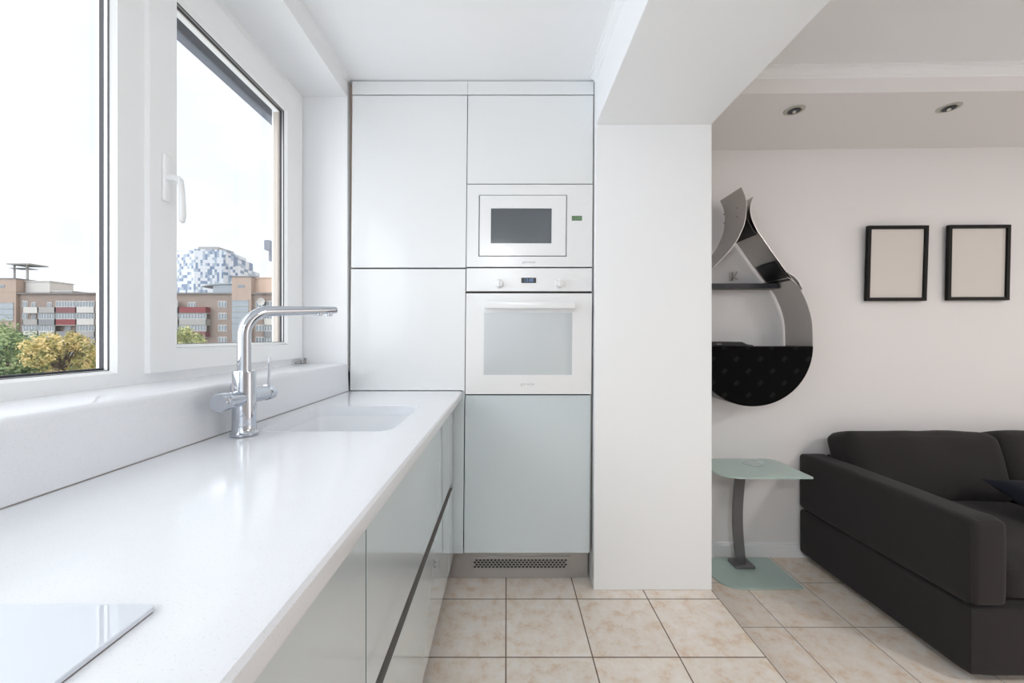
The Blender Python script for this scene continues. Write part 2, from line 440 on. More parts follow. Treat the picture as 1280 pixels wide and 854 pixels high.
# outside head box / rolled shutter housing, outer reveal
bm = bmesh.new()
add_box(bm, -1.120, -1.078, -2.0, 1.93, 2.226, 2.60, bev=.004)
struct('trim_5', bm, M['outer'])
bm = bmesh.new(); add_box(bm, -1.10, -1.066, 1.850, 1.93, 1.02, 2.42)
struct('wall_left.001', bm, M['wall_k'])
bm = bmesh.new()
add_box(bm, -1.115, -1.085, 1.79, 1.835, 1.62, 1.665, bev=.004); add_box(bm, -1.10, -1.09, 1.80, 1.815, 1.57, 1.64, bev=.003)
struct('trim_6', bm, M['outer'])

e = bpy.data.objects.new('window_4', None); COL.objects.link(e); e['kind'] = 'structure'
bm = ring_yz(bmesh.new(), XR+.03, XR+.09, RW[0], RW[1], RW[2], RW[3], .06)
for c in (.9,): add_box(bm, XR+.03, XR+.09, c-.05, c+.05, RW[2]+.06, RW[3]-.06)
obj('window_frame', bm, M['pvc'], e)
obj('pane', box(XR+.05, XR+.054, RW[0]+.06, RW[1]-.06, RW[2]+.06, RW[3]-.06), M['pane'], e)

# ------------------------------------------------------------------ window ledge, worktop, sink
led = obj('window_ledge', add_prism(bmesh.new(), [(-.992, 1.04), (-.992, ZS), (-.792, ZS), (-.781, ZS-.003), (-.774, ZS-.010), (-.771, ZS-.021), (-.7656, .9575), (-.80, .9575), (-.80, 1.04)], 'y', YRK+.002, 1.8935), M['quartz'], None, True)
so_ = obj('seal', box(-.7705, -.7642, YRK+.003, 1.893, .9553, .9572), pbr('grey_seal', (.30, .28, .26), .6), led)
tag(led, 'white speckled stone ledge with rounded nose running under the windows', 'window ledge')

ZW = .955
XCF = -.2146
wt = thing('worktop', 'long white stone kitchen worktop with moulded-in sink under the window', 'worktop', (-.49, 0, ZW-.036))
tb = bmesh.new()
pr = [(-.7655, ZW-.036), (-.7655, ZW), (XCF-.010, ZW), (XCF-.004, ZW-.002), (XCF, ZW-.008), (XCF, ZW-.030), (XCF-.002, ZW-.036)]
add_prism(tb, pr, 'y', YRK+.003, 1.8992)
top = obj('slab', tb, M['quartz'], wt, True)
SK = (-.700, -.322, 1.082, 1.482)
cut = bmesh.new(); add_prism(cut, rrect(*SK, .045, 8), 'z', ZW-.2, ZW+.2)
boolean_cut(top, cut)
for p in top.data.polygons: p.use_smooth = True
top.data.set_sharp_from_angle(angle=math.radians(25))
# basin: nested loops going down
bm = bmesh.new()
lv = [(.0, ZW-.0362, .045), (.0, ZW-.15, .045), (.006, ZW-.170, .045), (.022, ZW-.182, .045), (.05, ZW-.185, .04)]
rings = []
for ins, z, r in lv:
    rings.append([bm.verts.new((x, y, z)) for x, y in rrect(SK[0]+ins, SK[1]-ins, SK[2]+ins, SK[3]-ins, r, 8)])
for a, b in zip(rings, rings[1:]):
    for k in range(len(a)): bm.faces.new((a[k], b[k], b[(k+1) % len(a)], a[(k+1) % len(a)]))
bm.faces.new(rings[-1])
out = [[bm.verts.new((x, y, z)) for x, y in rrect(SK[0]-.01, SK[1]+.01, SK[2]-.01, SK[3]+.01, .05, 8)] for z in (ZW-.037, ZW-.195)]
for k in range(len(rings[0])):
    j = (k+1) % len(rings[0])
    bm.faces.new((out[0][k], out[0][j], out[1][j], out[1][k]))
bm.faces.new(out[1])
sk = obj('sink_basin', bm, M['sinkmat'], wt, True)
bm = bmesh.new(); add_lathe(bm, [(.005, .006), (.020, .006), (.036, .004), (.042, 0), (.042, -.002)], (-.51, 1.28, ZW-.185))
obj('drain', bm, M['chrome'], sk, True)

# tap
FX, FY = -.700, 1.040
tp = thing('kitchen_tap', 'tall chrome kitchen tap with two side handles beside the sink', 'tap', (FX, FY, ZW))
bm = bmesh.new(); add_lathe(bm, [(.0300, 0), (.0325, .002), (.0325, .008), (.030, .010), (.0283, .012), (.0275, .030), (.0272, .168), (.0262, .172), (.017, .172)], (FX, FY, ZW+.0003), n=40)
obj('body', bm, M['chrome'], tp, True)
bm = bmesh.new()
dx, dy = .153, .21; L = math.hypot(dx, dy); ux, uy = dx/L, dy/L
pts = [(FX, FY, ZW+.165), (FX, FY, ZW+.25)]; rr = [.0163, .0163]
Rb = .068; zt = 1.290
for i in range(0, 13):
    a = PI/2*i/12
    pts.append((FX+ux*Rb*(1-math.cos(a)), FY+uy*Rb*(1-math.cos(a)), zt-Rb+Rb*math.sin(a))); rr.append(.0163-.0018*i/12)
for t in (.4, .7, .97, 1.0):
    q = Rb+(L-Rb)*t
    pts.append((FX+ux*q, FY+uy*q, zt+.014*t)); rr.append(.0145-.0035*t if t < 1 else .0100)
add_tube(bm, pts, rr, 24)
obj('spout', bm, M['chrome'], tp, True)
bm = bmesh.new()
for q in (L-.022, L-.055):
    add_lathe(bm, [(.0095, .0), (.0095, -.011), (.0075, -.013), (.006, -.013)], (FX+ux*q, FY+uy*q, zt+.014-.008), n=20)
obj('aerator', bm, M['chrome'], tp, True)
for sgn, ln in ((-1, .082), (1, .105)):
    bm = bmesh.new()
    prof = [(.0205, 0), (.0205, ln-.030), (.0190, ln-.029), (.0190, ln-.026), (.0225, ln-.024), (.0228, ln-.003), (.0210, ln), (.002, ln)]
    add_lathe(bm, [(r, sgn*(.012+h)) for r, h in prof], (FX, FY, 1.056), axis='y', n=32)
    hd = obj('handle', bm, M['chrome'], tp, True)
    yy = FY+sgn*(ln-.004)
    bm = bmesh.new()
    if sgn < 0: add_tube(bm, [(FX, FY-.045, 1.070), (FX, FY-.045, 1.100)], .0035, 12)
    else: add_tube(bm, [(FX+.002, yy+.002, 1.074), (FX+.004, yy+.004, 1.158)], [.0036, .0030], 12)
    obj('lever', bm, M['chrome'], hd, True)

# hob
hb = thing('induction_hob', 'white glass induction hob with thin metal edge set on the worktop', 'hob', (-.535, .08, ZW))
HX0, HX1, HY0, HY1 = -.735, -.334, -.21, .372
bm = bmesh.new(); add_prism(bm, rrect(HX0, HX1, HY0, HY1, .003, 3), 'z', ZW+.0012, ZW+.0062, bev=.0012)
obj('glass_top', bm, M['hob'], hb)
bm = bmesh.new(); add_box(bm, HX0+.003, HX1-.001, HY0+.003, HY1-.003, ZW+.0002, ZW+.0014)
obj('metal_edge', bm, pbr('brown_seal', (.16, .10, .07), .5), hb)

# ------------------------------------------------------------------ base cabinets along the worktop
XD = -.260
def base_unit(y0, y1, label, loc_y):
    t = thing('base_cabinet', label, 'cabinet', (-.5, loc_y, 0), None)
    g = .0022
    bm = bmesh.new()
    add_box(bm, -.76, XD-.040, y0+.001, y1-.001, .132, .20); 
    add_box(bm, -.76, XD-.022, y0+.001, y0+.018, .132, ZW-.20); add_box(bm, -.76, XD-.022, y1-.018, y1-.001, .132, ZW-.20)
    add_box(bm, XD-.048, XD-.030, y0+.001, y1-.001, .132, ZW-.038)
    obj('carcass', bm, M['carcass'], t)
    for z0, z1 in ((.529, ZW-.040), (.150, .487)):
        d = obj('drawer_front', box(XD-.018, XD, y0+g, y1-g, z0, z1, bev=.0012, seg=1), M['glassdoor'], t)
        obj('edge', add_box(box(XD-.0205, XD-.0182, y0+g, y1-g, z0+.001, z1-.001), XD-.0175, XD-.0008, y0+g-.0007, y0+g+.0005, z0+.001, z1-.001), M['glassedge'], d)
    bm = bmesh.new()
    add_prism(bm, [(XD-.022, .560), (XD-.022, .545), (XD-.028, .540), (XD-.028, .490), (XD-.020, .484), (XD-.020, .470), (XD-.0295, .470), (XD-.0295, .560)], 'y', y0, y1)
    add_box(bm, XD-.0285, XD-.0004, y0+.0015, y1-.0015, .4873, .4888)
    obj('grip_channel', bm, M['gola'], t)
    return t
base_unit(.724, 1.7585, 'drawer cabinet under the sink, two wide glossy grey-green fronts', 1.24)
base_unit(-.30, .7235, 'drawer cabinet under the hob, nearest the camera', .2)
base_unit(-1.40, -.3005, 'drawer cabinet beyond the hob behind the camera', -.8)
t = thing('filler_panel', 'narrow glossy grey-green filler strips in the corner beside the tall cabinet', 'panel', (-.25, 1.83, 0))
obj('side_strip', box(XD-.018, XD, 1.7615, 1.880, .529, ZW-.040, bev=.001, seg=1), M['glassdoor'], t)
obj('side_strip', box(XD-.018, XD, 1.7615, 1.880, .150, .487, bev=.001, seg=1), M['glassdoor'], t)
obj('grip_channel', add_box(box(XD-.030, XD-.022, 1.7590, 1.884, .47, .56), XD-.022, XD-.0004, 1.7605, 1.884, .4873, .4888), M['gola'], t)
obj('front_strip', lean(add_box(box(XD-.016, -.2025, 1.8985, 1.917, .163, ZW-.039, bev=.001, seg=1), -.2120, -.2010, 1.9005, 1.917, ZW-.040, ZW+.004)), M['glassdoor'], t)
obj('backing', box(-.44, XD-.0225, 1.762, 1.93, .14, ZW-.039), M['carcass'], t)
pl = obj('plinth', box(-.325, -.309, -1.4, 1.965, .002, .13), M['plinth'])
tag(pl, 'metal plinth under the drawer cabinets along the worktop', 'plinth')

# ------------------------------------------------------------------ tall cabinets
YD = 1.90
def ZY(y, Y=YD): return H + (CY-y)*Y/F
XL, XM, XE = -.7627, -.1990, .4155
G = .0016
def door(parent, x0, x1, z0, z1, mat, name='door', lab=None):
    bm = box(x0+G, x1-G, YD, YD+.019, z0+G, z1-G, bev=.0018, seg=2)
    o = obj(name, lean(bm), mat, parent)
    return o
tl = thing('tall_cabinet', 'handleless white lacquered tall cupboard standing at the end of the worktop', 'cabinet', (-.48, 2.2, 0))
bm = bmesh.new(); add_box(bm, XL+.003, XM-.001, YD+.021, 2.44, ZW+.002, 2.400)
obj('carcass', lean(bm), M['carcass'], tl)
door(tl, XL, XM, ZY(335), ZY(119), M['lacq'])
door(tl, XL, XM-.001, ZW+.0008, ZY(336), M['lacq'])
tr = thing('tall_cabinet', 'tall appliance cupboard housing the oven and microwave, grey-green lower door', 'cabinet', (.11, 2.2, 0))
bm = bmesh.new()
add_box(bm, XM+.001, XM+.018, YD+.021, 2.44, .16, 2.400); add_box(bm, XE-.018, XE-.002, YD+.021, 2.44, .16, 2.400)
for z in (.16, ZY(494)-.02, ZY(334)-.008, ZY(231)+.002, 2.38): add_box(bm, XM+.018, XE-.018, YD+.021, 2.44, z, z+.016)
add_box(bm, XM+.018, XE-.018, 2.42, 2.44, .16, 2.39)
obj('carcass', lean(bm), M['carcass'], tr)
door(tr, XM, XE, ZY(230), ZY(119), M['lacq'])
door(tr, XM-.001, XE-.0005, .163, ZY(494), M['glassdoor'])
obj('side_strip', lean(box(XE-.0005, XE+.004, YD+.006, 2.3, .164, 2.40)), pbr('grey_edge', (.30, .29, .28), .5), tr)
ct = thing('cornice_board', 'white closing boards between the tall cupboards and the ceiling', 'panel', (-.17, 1.92, 2.43))
obj('board', lean(box(XL, XM, YD, YD+.019, ZY(118), ZC-.005, bev=.0015)), M['lacq'], ct)
obj('board', lean(box(XM+.001, XE, YD, YD+.019, ZY(118), ZC-.005, bev=.0015)), M['lacq'], ct)
# plinth with ventilation grille
YPL = 1.969
vp = thing('plinth', 'brushed metal plinth with perforated grille below the tall cupboards', 'plinth', (.07, YPL, 0))
obj('board', box(-.309, XE-.004, YPL, YPL+.016, .002, .159), M['plinth'], vp)
def XY(px, Y): return (px-CX)*Y/F
gx0, gx1 = XY(588, YPL), XY(712, YPL); gz0_, gz1_ = ZY(712, YPL), ZY(695.5, YPL)
gr = obj('grille', box(gx0, gx1, YPL-.004, YPL-.0002, gz0_, gz1_, bev=.0012), M['alu'], vp)
bm = bmesh.new()
hx0, hx1 = XY(592.5, YPL), XY(708, YPL); zc = ZY(704, YPL); nc = 25
for i in range(nc):
    for j in range(4):
        cx = hx0+(hx1-hx0)*(i+.5)/nc + (.0045 if j % 2 else -.0045); cz = zc+(j-1.5)*.0112
        a = rrect(cx-.0072, cx+.0072, cz-.0044, cz+.0044, .004, 2)
        add_prism(bm, a, 'y', YPL-.0046, YPL-.0039)
obj('slots', bm, M['dark'], gr)

# ------------------------------------------------------------------ microwave
def xa(px): return XY(px, YD)
def laid(bm): return lean(bm)
mw = thing('microwave', 'white built-in microwave with dark window and green display above the oven', 'microwave', (.11, YD, ZY(334)))
def frame_y(bm, x0, x1, z0, z1, ix0, ix1, iz0, iz1, y0, y1, bev=.002):
    add_box(bm, x0, ix0, y0, y1, z0, z1, bev=0); add_box(bm, ix1, x1, y0, y1, z0, z1, bev=0)
    add_box(bm, ix0, ix1, y0, y1, z0, iz0, bev=0); add_box(bm, ix0, ix1, y0, y1, iz1, z1, bev=0)
    return bm
dxm = -.0015
X = lambda px: xa(px)+dxm
bm = frame_y(bmesh.new(), XM+G, XE-G, ZY(334)+G, ZY(230.5)-G, X(597.6), X(707.6), ZY(320.8), ZY(243.8), YD-.001, YD+.018)
obj('fascia', laid(bm), M['appl'], mw)
bm = bmesh.new(); add_box(bm, X(597.6), X(707.6), YD+.012, YD+.40, ZY(320.8), ZY(243.8)); obj('housing', laid(bm), M['dark'], mw)
dr = obj('door', laid(frame_y(bmesh.new(), X(598.8), X(706.5), ZY(319.8), ZY(244.9), X(612.8), X(688.6), ZY(304.5), ZY(260.8), YD-.004, YD+.011)), M['appl'], mw)
obj('window', laid(box(X(612.8), X(688.6), YD+.001, YD+.004, ZY(304.5), ZY(260.8))), M['mwglass'], dr)
dp = obj('display', laid(box(X(713.8), X(726.6), YD-.0018, YD-.0008, ZY(276), ZY(270))), M['lcd'], mw)
obj('digits', laid(text_bm('12:00', .020, Vector((X(720.2), YD-.0022, ZY(273))))), M['lcdtxt'], dp)
bm = bmesh.new()
MPR = pbr('faint_print', (.72, .73, .735), .5)
for y in (258, 264, 266.5, 281, 286, 288.5, 300, 305):
    add_box(bm, X(713.5), X(726.2), YD-.0016, YD-.0009, ZY(y)-.0008, ZY(y)+.0008)
    obj('printed_line', laid(bm), MPR, mw); bm = bmesh.new()
bm.free()
obj('logo', laid(text_bm('gorenje', .019, Vector((X(661), YD-.0014, ZY(327.6))), .0004, 1.15)), M['logo'], mw)

# ------------------------------------------------------------------ oven
ov = thing('oven', 'white built-in oven with bar handle and clock under the microwave', 'oven', (.11, YD, ZY(494)))
dxm = -.002
obj('control_panel', laid(box(XM+G, XE-G, YD-.003, YD+.018, ZY(364.3), ZY(335.5), bev=.0018)), M['appl'], ov)
obj('gap', laid(box(XM+.003, XE-.003, YD+.006, YD+.016, ZY(368), ZY(363))), M['dark'], ov)
d = obj('door', laid(frame_y(bmesh.new(), XM+G, XE-G, ZY(492.6), ZY(367.0), X(605.5), X(715.5), ZY(468.6), ZY(391), YD-.006, YD+.018)), M['appl'], ov)
obj('window', laid(box(X(605.5), X(715.5), YD-.0052, YD+.01, ZY(468.6), ZY(391))), M['applglass'], d)
bm = bmesh.new()
zh = ZY(382); x0, x1 = X(606), X(718)
add_prism(bm, rrect(x0, x1, zh-.019, zh+.014, .012, 5), 'y', YD-.052, YD-.038, bev=.004, seg=3)
for xx in (x0+.016, x1-.016): add_box(bm, xx-.012, xx+.012, YD-.042, YD-.005, zh-.012, zh+.010, bev=.004)
obj('handle', laid(bm), M['appl'], d, True)
for px in (624, 699):
    bm = bmesh.new(); c = (X(px), YD-.003, ZY(355))
    add_lathe(bm, [(.0225, 0), (.0225, -.003), (.0195, -.005), (.0180, -.022), (.0165, -.025), (.002, -.025)], c, axis='y', n=32)
    add_box(bm, c[0]-.003, c[0]+.003, YD-.034, YD-.026, c[2]-.016, c[2]+.016, bev=.0015)
    obj('knob', laid(bm), M['appl'], ov, True)
dp = obj('display', laid(box(X(651.5), X(670), YD-.004, YD-.0028, ZY(354), ZY(347.4), bev=.0004)), M['black'], ov)
obj('digits', laid(text_bm('12:00', .021, Vector((X(660.8), YD-.0042, ZY(350.8))))), M['ovtxt'], dp)
obj('logo', laid(text_bm('gorenje', .019, Vector((X(660.3), YD-.0062, ZY(480))), .0004, 1.15)), M['logo'], d)

# ------------------------------------------------------------------ downlights in the soffit
for i, (x, y, lab) in enumerate(((1.478, 2.0, 'recessed round spotlight in the lowered ceiling, above the drop-shaped shelf'), (2.247, 1.978, 'recessed round spotlight in the lowered ceiling, above the picture frames'))):
    t = thing('downlight', lab, 'ceiling light', (x, y, ZSOF), 'recessed spotlights in the lowered ceiling')
    bm = bmesh.new(); add_lathe(bm, [(.047, 0), (.047, -.003), (.043, -.005), (.034, -.0055), (.031, -.004), (.031, -.0004)], (x, y, ZSOF), n=36)
    obj('rim', bm, pbr('satin_nickel_rim', (.50, .50, .44), .35, metal=.5), t, True)
    bm = bmesh.new(); add_lathe(bm, [(.027, -.0062), (.027, -.0075), (.010, -.0072), (.002, -.0072)], (x, y, ZSOF), n=28)
    obj('lamp', bm, M['gasket'], t, True)
    bm = bmesh.new(); add_lathe(bm, [(.008, -.0072), (.008, -.014), (.003, -.016)], (x, y, ZSOF), n=16)
    obj('bulb', bm, pbr('clear_bulb', (.7, .7, .62), .15), t, True)

# ------------------------------------------------------------------ picture frames
def picture(px0, px1, pt, pb, tip, lab):
    xm = (px0+px1)/2; Y = yw(1.28+ (xm-CX)*2.4/F - 1.28) if False else yw((xm-CX)*2.39/F)
    Yf = Y-.030
    x0, x1 = XY(px0, Yf), XY(px1, Yf); z1, z0 = ZY(pt, Yf), ZY(pb, Yf)
    w, h = x1-x0, z1-z0
    t = thing('picture_frame', lab, 'picture', (x0, Y-.004, z0), 'black picture frames on the living room wall')
    t['_o'] = [0, 0, 0]
    b = .020; dpt = .020
    bm = bmesh.new()
    add_box(bm, 0, b, -dpt, 0, 0, h, bev=.001, seg=1); add_box(bm, w-b, w, -dpt, 0, 0, h, bev=.001, seg=1)
    add_box(bm, b, w-b, -dpt, 0, 0, b, bev=.001, seg=1); add_box(bm, b, w-b, -dpt, 0, h-b, h, bev=.001, seg=1)
    obj('frame', bm, M['frame'], t)
    obj('mount', box(b, w-b, -.009, -.004, b, h-b), M['mat'], t)
    t.rotation_euler = (math.atan2(tip, h), 0, -.021)
    return t
picture(1084.5, 1158.5, 282.3, 376.0, .014, 'black picture frame with blank beige mount, closer to the drop-shaped shelf')
picture(1186.5, 1262, 281.2, 375.3, .008, 'black picture frame with blank beige mount, farther from the drop-shaped shelf')

# ------------------------------------------------------------------ drop-shaped wall shelf
YSF, YSB = 2.196, 2.412
sc_ = F/YSF
def fp(px, py): return ((px-CX)/sc_, H+(CY-py)/sc_)
def spline(pts, n=10):
    out = []
    P = [pts[0]]+pts+[pts[-1]]
    for i in range(1, len(P)-2):
        for k in range(n):
            t = k/n; a, b, c, d = P[i-1], P[i], P[i+1], P[i+2]
            out.append(tuple(.5*((2*b[j])+(-a[j]+c[j])*t+(2*a[j]-5*b[j]+4*c[j]-d[j])*t*t+(-a[j]+3*b[j]-3*c[j]+d[j])*t**3) for j in (0, 1)))
    out.append(pts[-1]); return out
def ribbon(path, y0, y1, th=.0025):
    bm = bmesh.new(); L_ = []
    for i, p in enumerate(path):
        a = Vector(path[max(i-1, 0)]); b = Vector(path[min(i+1, len(path)-1)]); d = (b-a).normalized(); nrm = Vector((-d.y, d.x))*th/2
        q = Vector(p)
        L_.append([bm.verts.new((q.x+s*nrm.x, y, q.y+s*nrm.y)) for s, y in ((1, y0), (1, y1), (-1, y1), (-1, y0))])
    for a, b in zip(L_, L_[1:]):
        for k in range(4): bm.faces.new((a[k], a[(k+1) % 4], b[(k+1) % 4], b[k]))
    bm.faces.new(L_[0]); bm.faces.new(L_[-1][::-1]); return bm
ds = thing('wall_shelf', 'drop-shaped steel wall shelf with black woven lower panel', 'shelf', (1.39, YSB, .828))
CXs, CZs, RS = 1.389, 1.166, .338
left = [fp(926.5, 234), fp(931.5, 246), fp(933.3, 258), fp(931, 278), fp(926, 291), fp(920, 302.5), fp(907, 319), fp(890, 336), fp(876, 356), fp(866.5, 380), fp(861.5, 405)]
left = left + [(CXs-RS, CZs)]
obj('left_band', ribbon(spline(left, 6), YSF, YSB), M['steel'], ds, True)
right = [fp(941.5, 246), fp(938.7, 255), fp(938, 263), fp(939.7, 272.7), fp(946, 287), fp(955.5, 300.8), fp(971.3, 323.6), fp(985.4, 343), fp(999.4, 358.8)]
obj('right_band', ribbon(spline(right, 6), YSF, YSB), M['steel'], ds, True)
low = [fp(985, 347), fp(992, 351.5), fp(999, 360), fp(1004.7, 370), fp(1011, 386), fp(1015.2, 405), (CXs+RS, CZs)]
obj('lower_band', ribbon(spline(low, 6), YSF, YSB), M['steel'], ds, True)
circ = [(CXs+RS*math.cos(a), CZs+RS*math.sin(a)) for a in [-PI*i/40 for i in range(41)]]
obj('bottom_band', ribbon(circ, YSF+.004, YSB), M['black'], ds, True)
bm = bmesh.new(); ztop = fp(0, 433.2)[1]
arc = [(CXs+RS*math.cos(a), CZs+RS*math.sin(a)) for a in [-PI*i/40 for i in range(41)]]
arc = [p for p in arc if p[1] < ztop-.001]
xe_ = math.sqrt(RS**2-(ztop-CZs)**2)
add_prism(bm, [(CXs+xe_, ztop)]+arc+[(CXs-xe_, ztop)], 'y', YSF-.002, YSF+.004)
obj('woven_panel', bm, M['woven'], ds)
obj('lower_shelf', box(CXs-xe_+.004, CXs+xe_-.004, YSF+.005, YSB-.002, ztop-.012, ztop-.001), M['black'], ds)
YU = 2.325
zb0, zb1 = ZY(360.3, YU), ZY(354.3, YU)
x_l, x_r = XY(878, YU), XY(978, YU)
bm = bmesh.new()
add_prism(bm, [(x_l, YU), (x_r-.02, YU), (x_r+.02, YSB-.05), (x_r+.02, YSB-.002), (x_l, YSB-.002)], 'z', zb0, zb1, bev=.001)
obj('upper_shelf', bm, M['gasket'], ds)
# curled tongue where the bands overlap, and black strips painting dark reflections in the steel
tg = [fp(983, 341), fp(991, 346), fp(997, 353), fp(1002, 362.5)]
tb_ = ribbon(spline(tg, 5), YSF-.012, YSF+.05)
obj('curled_tongue', tb_, pbr('bright_steel', (.85, .84, .82), .3, metal=.7), ds, True)
tg = [fp(972, 325.5), fp(978, 334), fp(984, 342), fp(990, 349)]
bm = ribbon(spline([(a-.006, b-.006) for a, b in tg], 5), YSF+.002, YSB-.03)
obj('painted_reflection', bm, M['black'], ds, True)
tg = [fp(936.5, 273), fp(942, 284), fp(948, 292)]
bm = ribbon(spline([(a-.006, b-.004) for a, b in tg], 5), YSF+.004, YSB-.01)
obj('painted_reflection', bm, M['black'], ds, True)
# rivets on the left band's outer face
for px, py in ((905, 268), (921, 260), (905.5, 279), (921.5, 271)):
    # intersect with ribbon: pick y by interpolating between edges
    tq = min(1, max(0, (px-905)/27)); Yq = YSB+(YSF-YSB)*tq
    x_ = (px-CX)*Yq/F; z_ = H+(CY-py)*Yq/F
    bm = bmesh.new(); bmesh.ops.create_uvsphere(bm, u_segments=10, v_segments=6, radius=.005, matrix=Matrix.Translation((x_, Yq, z_)))
    obj('rivet', bm, M['alu'], ds, True)
# wall hook seen inside
bm = bmesh.new()
cxh, czh = XY(917, 2.40), ZY(346, 2.40)
add_tube(bm, [(cxh, 2.425, czh), (cxh, 2.40, czh), (cxh+.004, 2.385, czh+.010), (cxh+.008, 2.38, czh+.030)], .0035, 10)
add_tube(bm, [(cxh, 2.40, czh), (cxh+.012, 2.39, czh-.018), (cxh+.018, 2.385, czh-.010)], .0035, 10)
add_box(bm, cxh-.010, cxh+.010, 2.418, 2.427, czh-.02, czh+.03, bev=.002)
hk = obj('wall_hook', bm, M['alu'], None, True); tag(hk, 'small metal hook on the wall inside the drop-shaped shelf', 'hook')
# flat black box on the lower shelf
bb = thing('media_box', 'flat black box resting on the black part of the drop-shaped shelf', 'box', (1.25, 2.30, ztop))
bm = bmesh.new(); add_prism(bm, [(1.10, ztop+.0004), (1.405, ztop+.0004), (1.405, ztop+.007), (1.372, ztop+.011), (1.340, ztop+.026), (1.10, ztop+.028)], 'y', 2.215, 2.37, bev=.002)
obj('casing', bm, M['black'], bb)
obj('front_mark', box(1.195, 1.222, 2.2135, 2.216, ztop+.012, ztop+.015), M['alu'], bb)

# ------------------------------------------------------------------ glass side table
st = thing('side_table', 'small frosted glass side table with curved grey post', 'table', (1.40, 2.33, ZL))
ZB = ZL
bm = bmesh.new(); add_prism(bm, rrect(1.165, 1.605, 2.095, 2.392, .02, 10, rs=(.11, .012, .02, .02)), 'z', ZB+.0005, ZB+.010, bev=.002)
obj('base', bm, M['frost'], st)
ZTT = .471
bm = bmesh.new()
add_prism(bm, rrect(1.150, 1.640, 2.073, 2.398, .02, 10, rs=(.12, .012, .06, .02)), 'z', ZTT-.010, ZTT, bev=.002)
obj('table_top', bm, M['frost'], st)
bm = bmesh.new()
n_ = 16; sec = []
for i in range(n_+1):
    t = i/n_; z = ZB+.022+(ZTT-.018-ZB-.022)*t
    bul = math.sin(PI*t)
    cx_ = 1.392-.022*bul+.005*t; cy_ = 2.315
    sec.append([bm.verts.new(p) for p in ((cx_-.027, cy_-.010, z), (cx_+.027, cy_-.010, z), (cx_+.027, cy_+.010, z), (cx_-.027, cy_+.010, z))])
for a, b in zip(sec, sec[1:]):
    for k in range(4): bm.faces.new((a[k], a[(k+1) % 4], b[(k+1) % 4], b[k]))
bm.faces.new(sec[0][::-1]); bm.faces.new(sec[-1])
bmesh.ops.bevel(bm, geom=[e_ for e_ in bm.edges if abs((e_.verts[0].co-e_.verts[1].co).normalized().z) > .8], offset=.004, segments=2, affect='EDGES')
obj('post', bm, M['post'], st, True)
bm = bmesh.new(); add_prism(bm, rrect(1.335, 1.452, 2.265, 2.36, .012, 4), 'z', ZB+.010, ZB+.024, bev=.002); obj('foot_plate', bm, M['post'], st)
bm = bmesh.new(); add_lathe(bm, [(.042, -.018), (.045, -.0105), (.01, -.0105)], (1.40, 2.315, ZTT), n=28); obj('mounting_disc', bm, M['post'], st, True)
bm = bmesh.new(); add_lathe(bm, [(.055, .0002), (.055, .0012), (.040, .0016), (.002, .0016)], (1.452, 2.30, ZTT), n=28); obj('cap', bm, pbr('clear_glass_disc', (.30, .40, .375), .15, coat=1), st, True)

# ------------------------------------------------------------------ sofa
def soft_box(x0, x1, y0, y1, z0, z1, r, bulge=(0, 0, 0), seg=5, sub=10, nz=.0, seed=0.):
    """rounded box, subdivided, faces bulging outwards; nz: low-frequency wrinkles"""
    t = bmesh.new(); bmesh.ops.create_cube(t, size=2)
    bmesh.ops.subdivide_edges(t, edges=t.edges, cuts=sub, use_grid_fill=True)
    hx, hy, hz = (x1-x0)/2, (y1-y0)/2, (z1-z0)/2; c = Vector(((x0+x1)/2, (y0+y1)/2, (z0+z1)/2))
    for v in t.verts:
        u = v.co.copy()
        # concentrate grid lines near the borders
        u = Vector([math.copysign(abs(a)**.75, a) for a in u])
        p = Vector((u.x*hx, u.y*hy, u.z*hz))
        q = Vector([max(-h+r, min(h-r, a)) for a, h in zip(p, (hx, hy, hz))])
        d = p-q
        if d.length > 1e-9:
            # push onto rounded surface
            m = max(abs(d.x), abs(d.y), abs(d.z))
            p = q + d.normalized()*m if m > 0 else p
            p = q + d.normalized()*min(r, m if m < r*.999 else r)
        bx = (1-u.y**2)*(1-u.z**2); by = (1-u.x**2)*(1-u.z**2); bz = (1-u.x**2)*(1-u.y**2)
        p.x += bulge[0]*bx*math.copysign(1, u.x)*(abs(u.x)**2); p.y += bulge[1]*by*math.copysign(1, u.y)*(abs(u.y)**2); p.z += bulge[2]*bz*math.copysign(1, u.z)*(abs(u.z)**2)
        if nz:
            w = noise.noise_vector(Vector((p.x*5+seed, p.y*5, p.z*5)))
            p += w*nz
        v.co = p+c
    return t
so = thing('sofa', 'charcoal fabric sofa with low broad arms against the living room wall', 'sofa', (2.8, 1.95, ZL))
SX1 = 3.74
bm = bmesh.new(); merge(bm, soft_box(1.800, SX1, 1.507, 2.402, ZL+.038, .168, .022, sub=16))
for v in bm.verts:
    if v.co.y > 1.9: v.co.y -= .021*(v.co.x-1.8)
obj('base', bm, M['sofa'], so, True)
for (x0, x1, nm) in ((1.797, 1.944, 1), (SX1-.144, SX1+.003, 2)):
    bm = bmesh.new(); merge(bm, soft_box(x0, x1, 1.503, 2.405 if nm == 1 else 2.370, .169, .509, .028, (.003, .003, .004), sub=16, nz=.002, seed=nm))
    ar = obj('arm', bm, M['sofa'], so, True)
    bm = bmesh.new()
    xx = x0+.016 if nm == 1 else x1-.016
    add_tube(bm, [(xx-.009 if nm == 1 else xx+.009, 1.512, .185), (xx-.009 if nm == 1 else xx+.009, 1.512, .48)], .0022, 8)
    obj('piping', bm, M['sofa'], ar, True)
bm = bmesh.new(); merge(bm, soft_box(1.93, SX1-.13, 2.22, 2.372, .16, .520, .03, (0, 0, .004), sub=12))
obj('backrest', bm, M['sofa'], so, True)
XM2 = 2.772
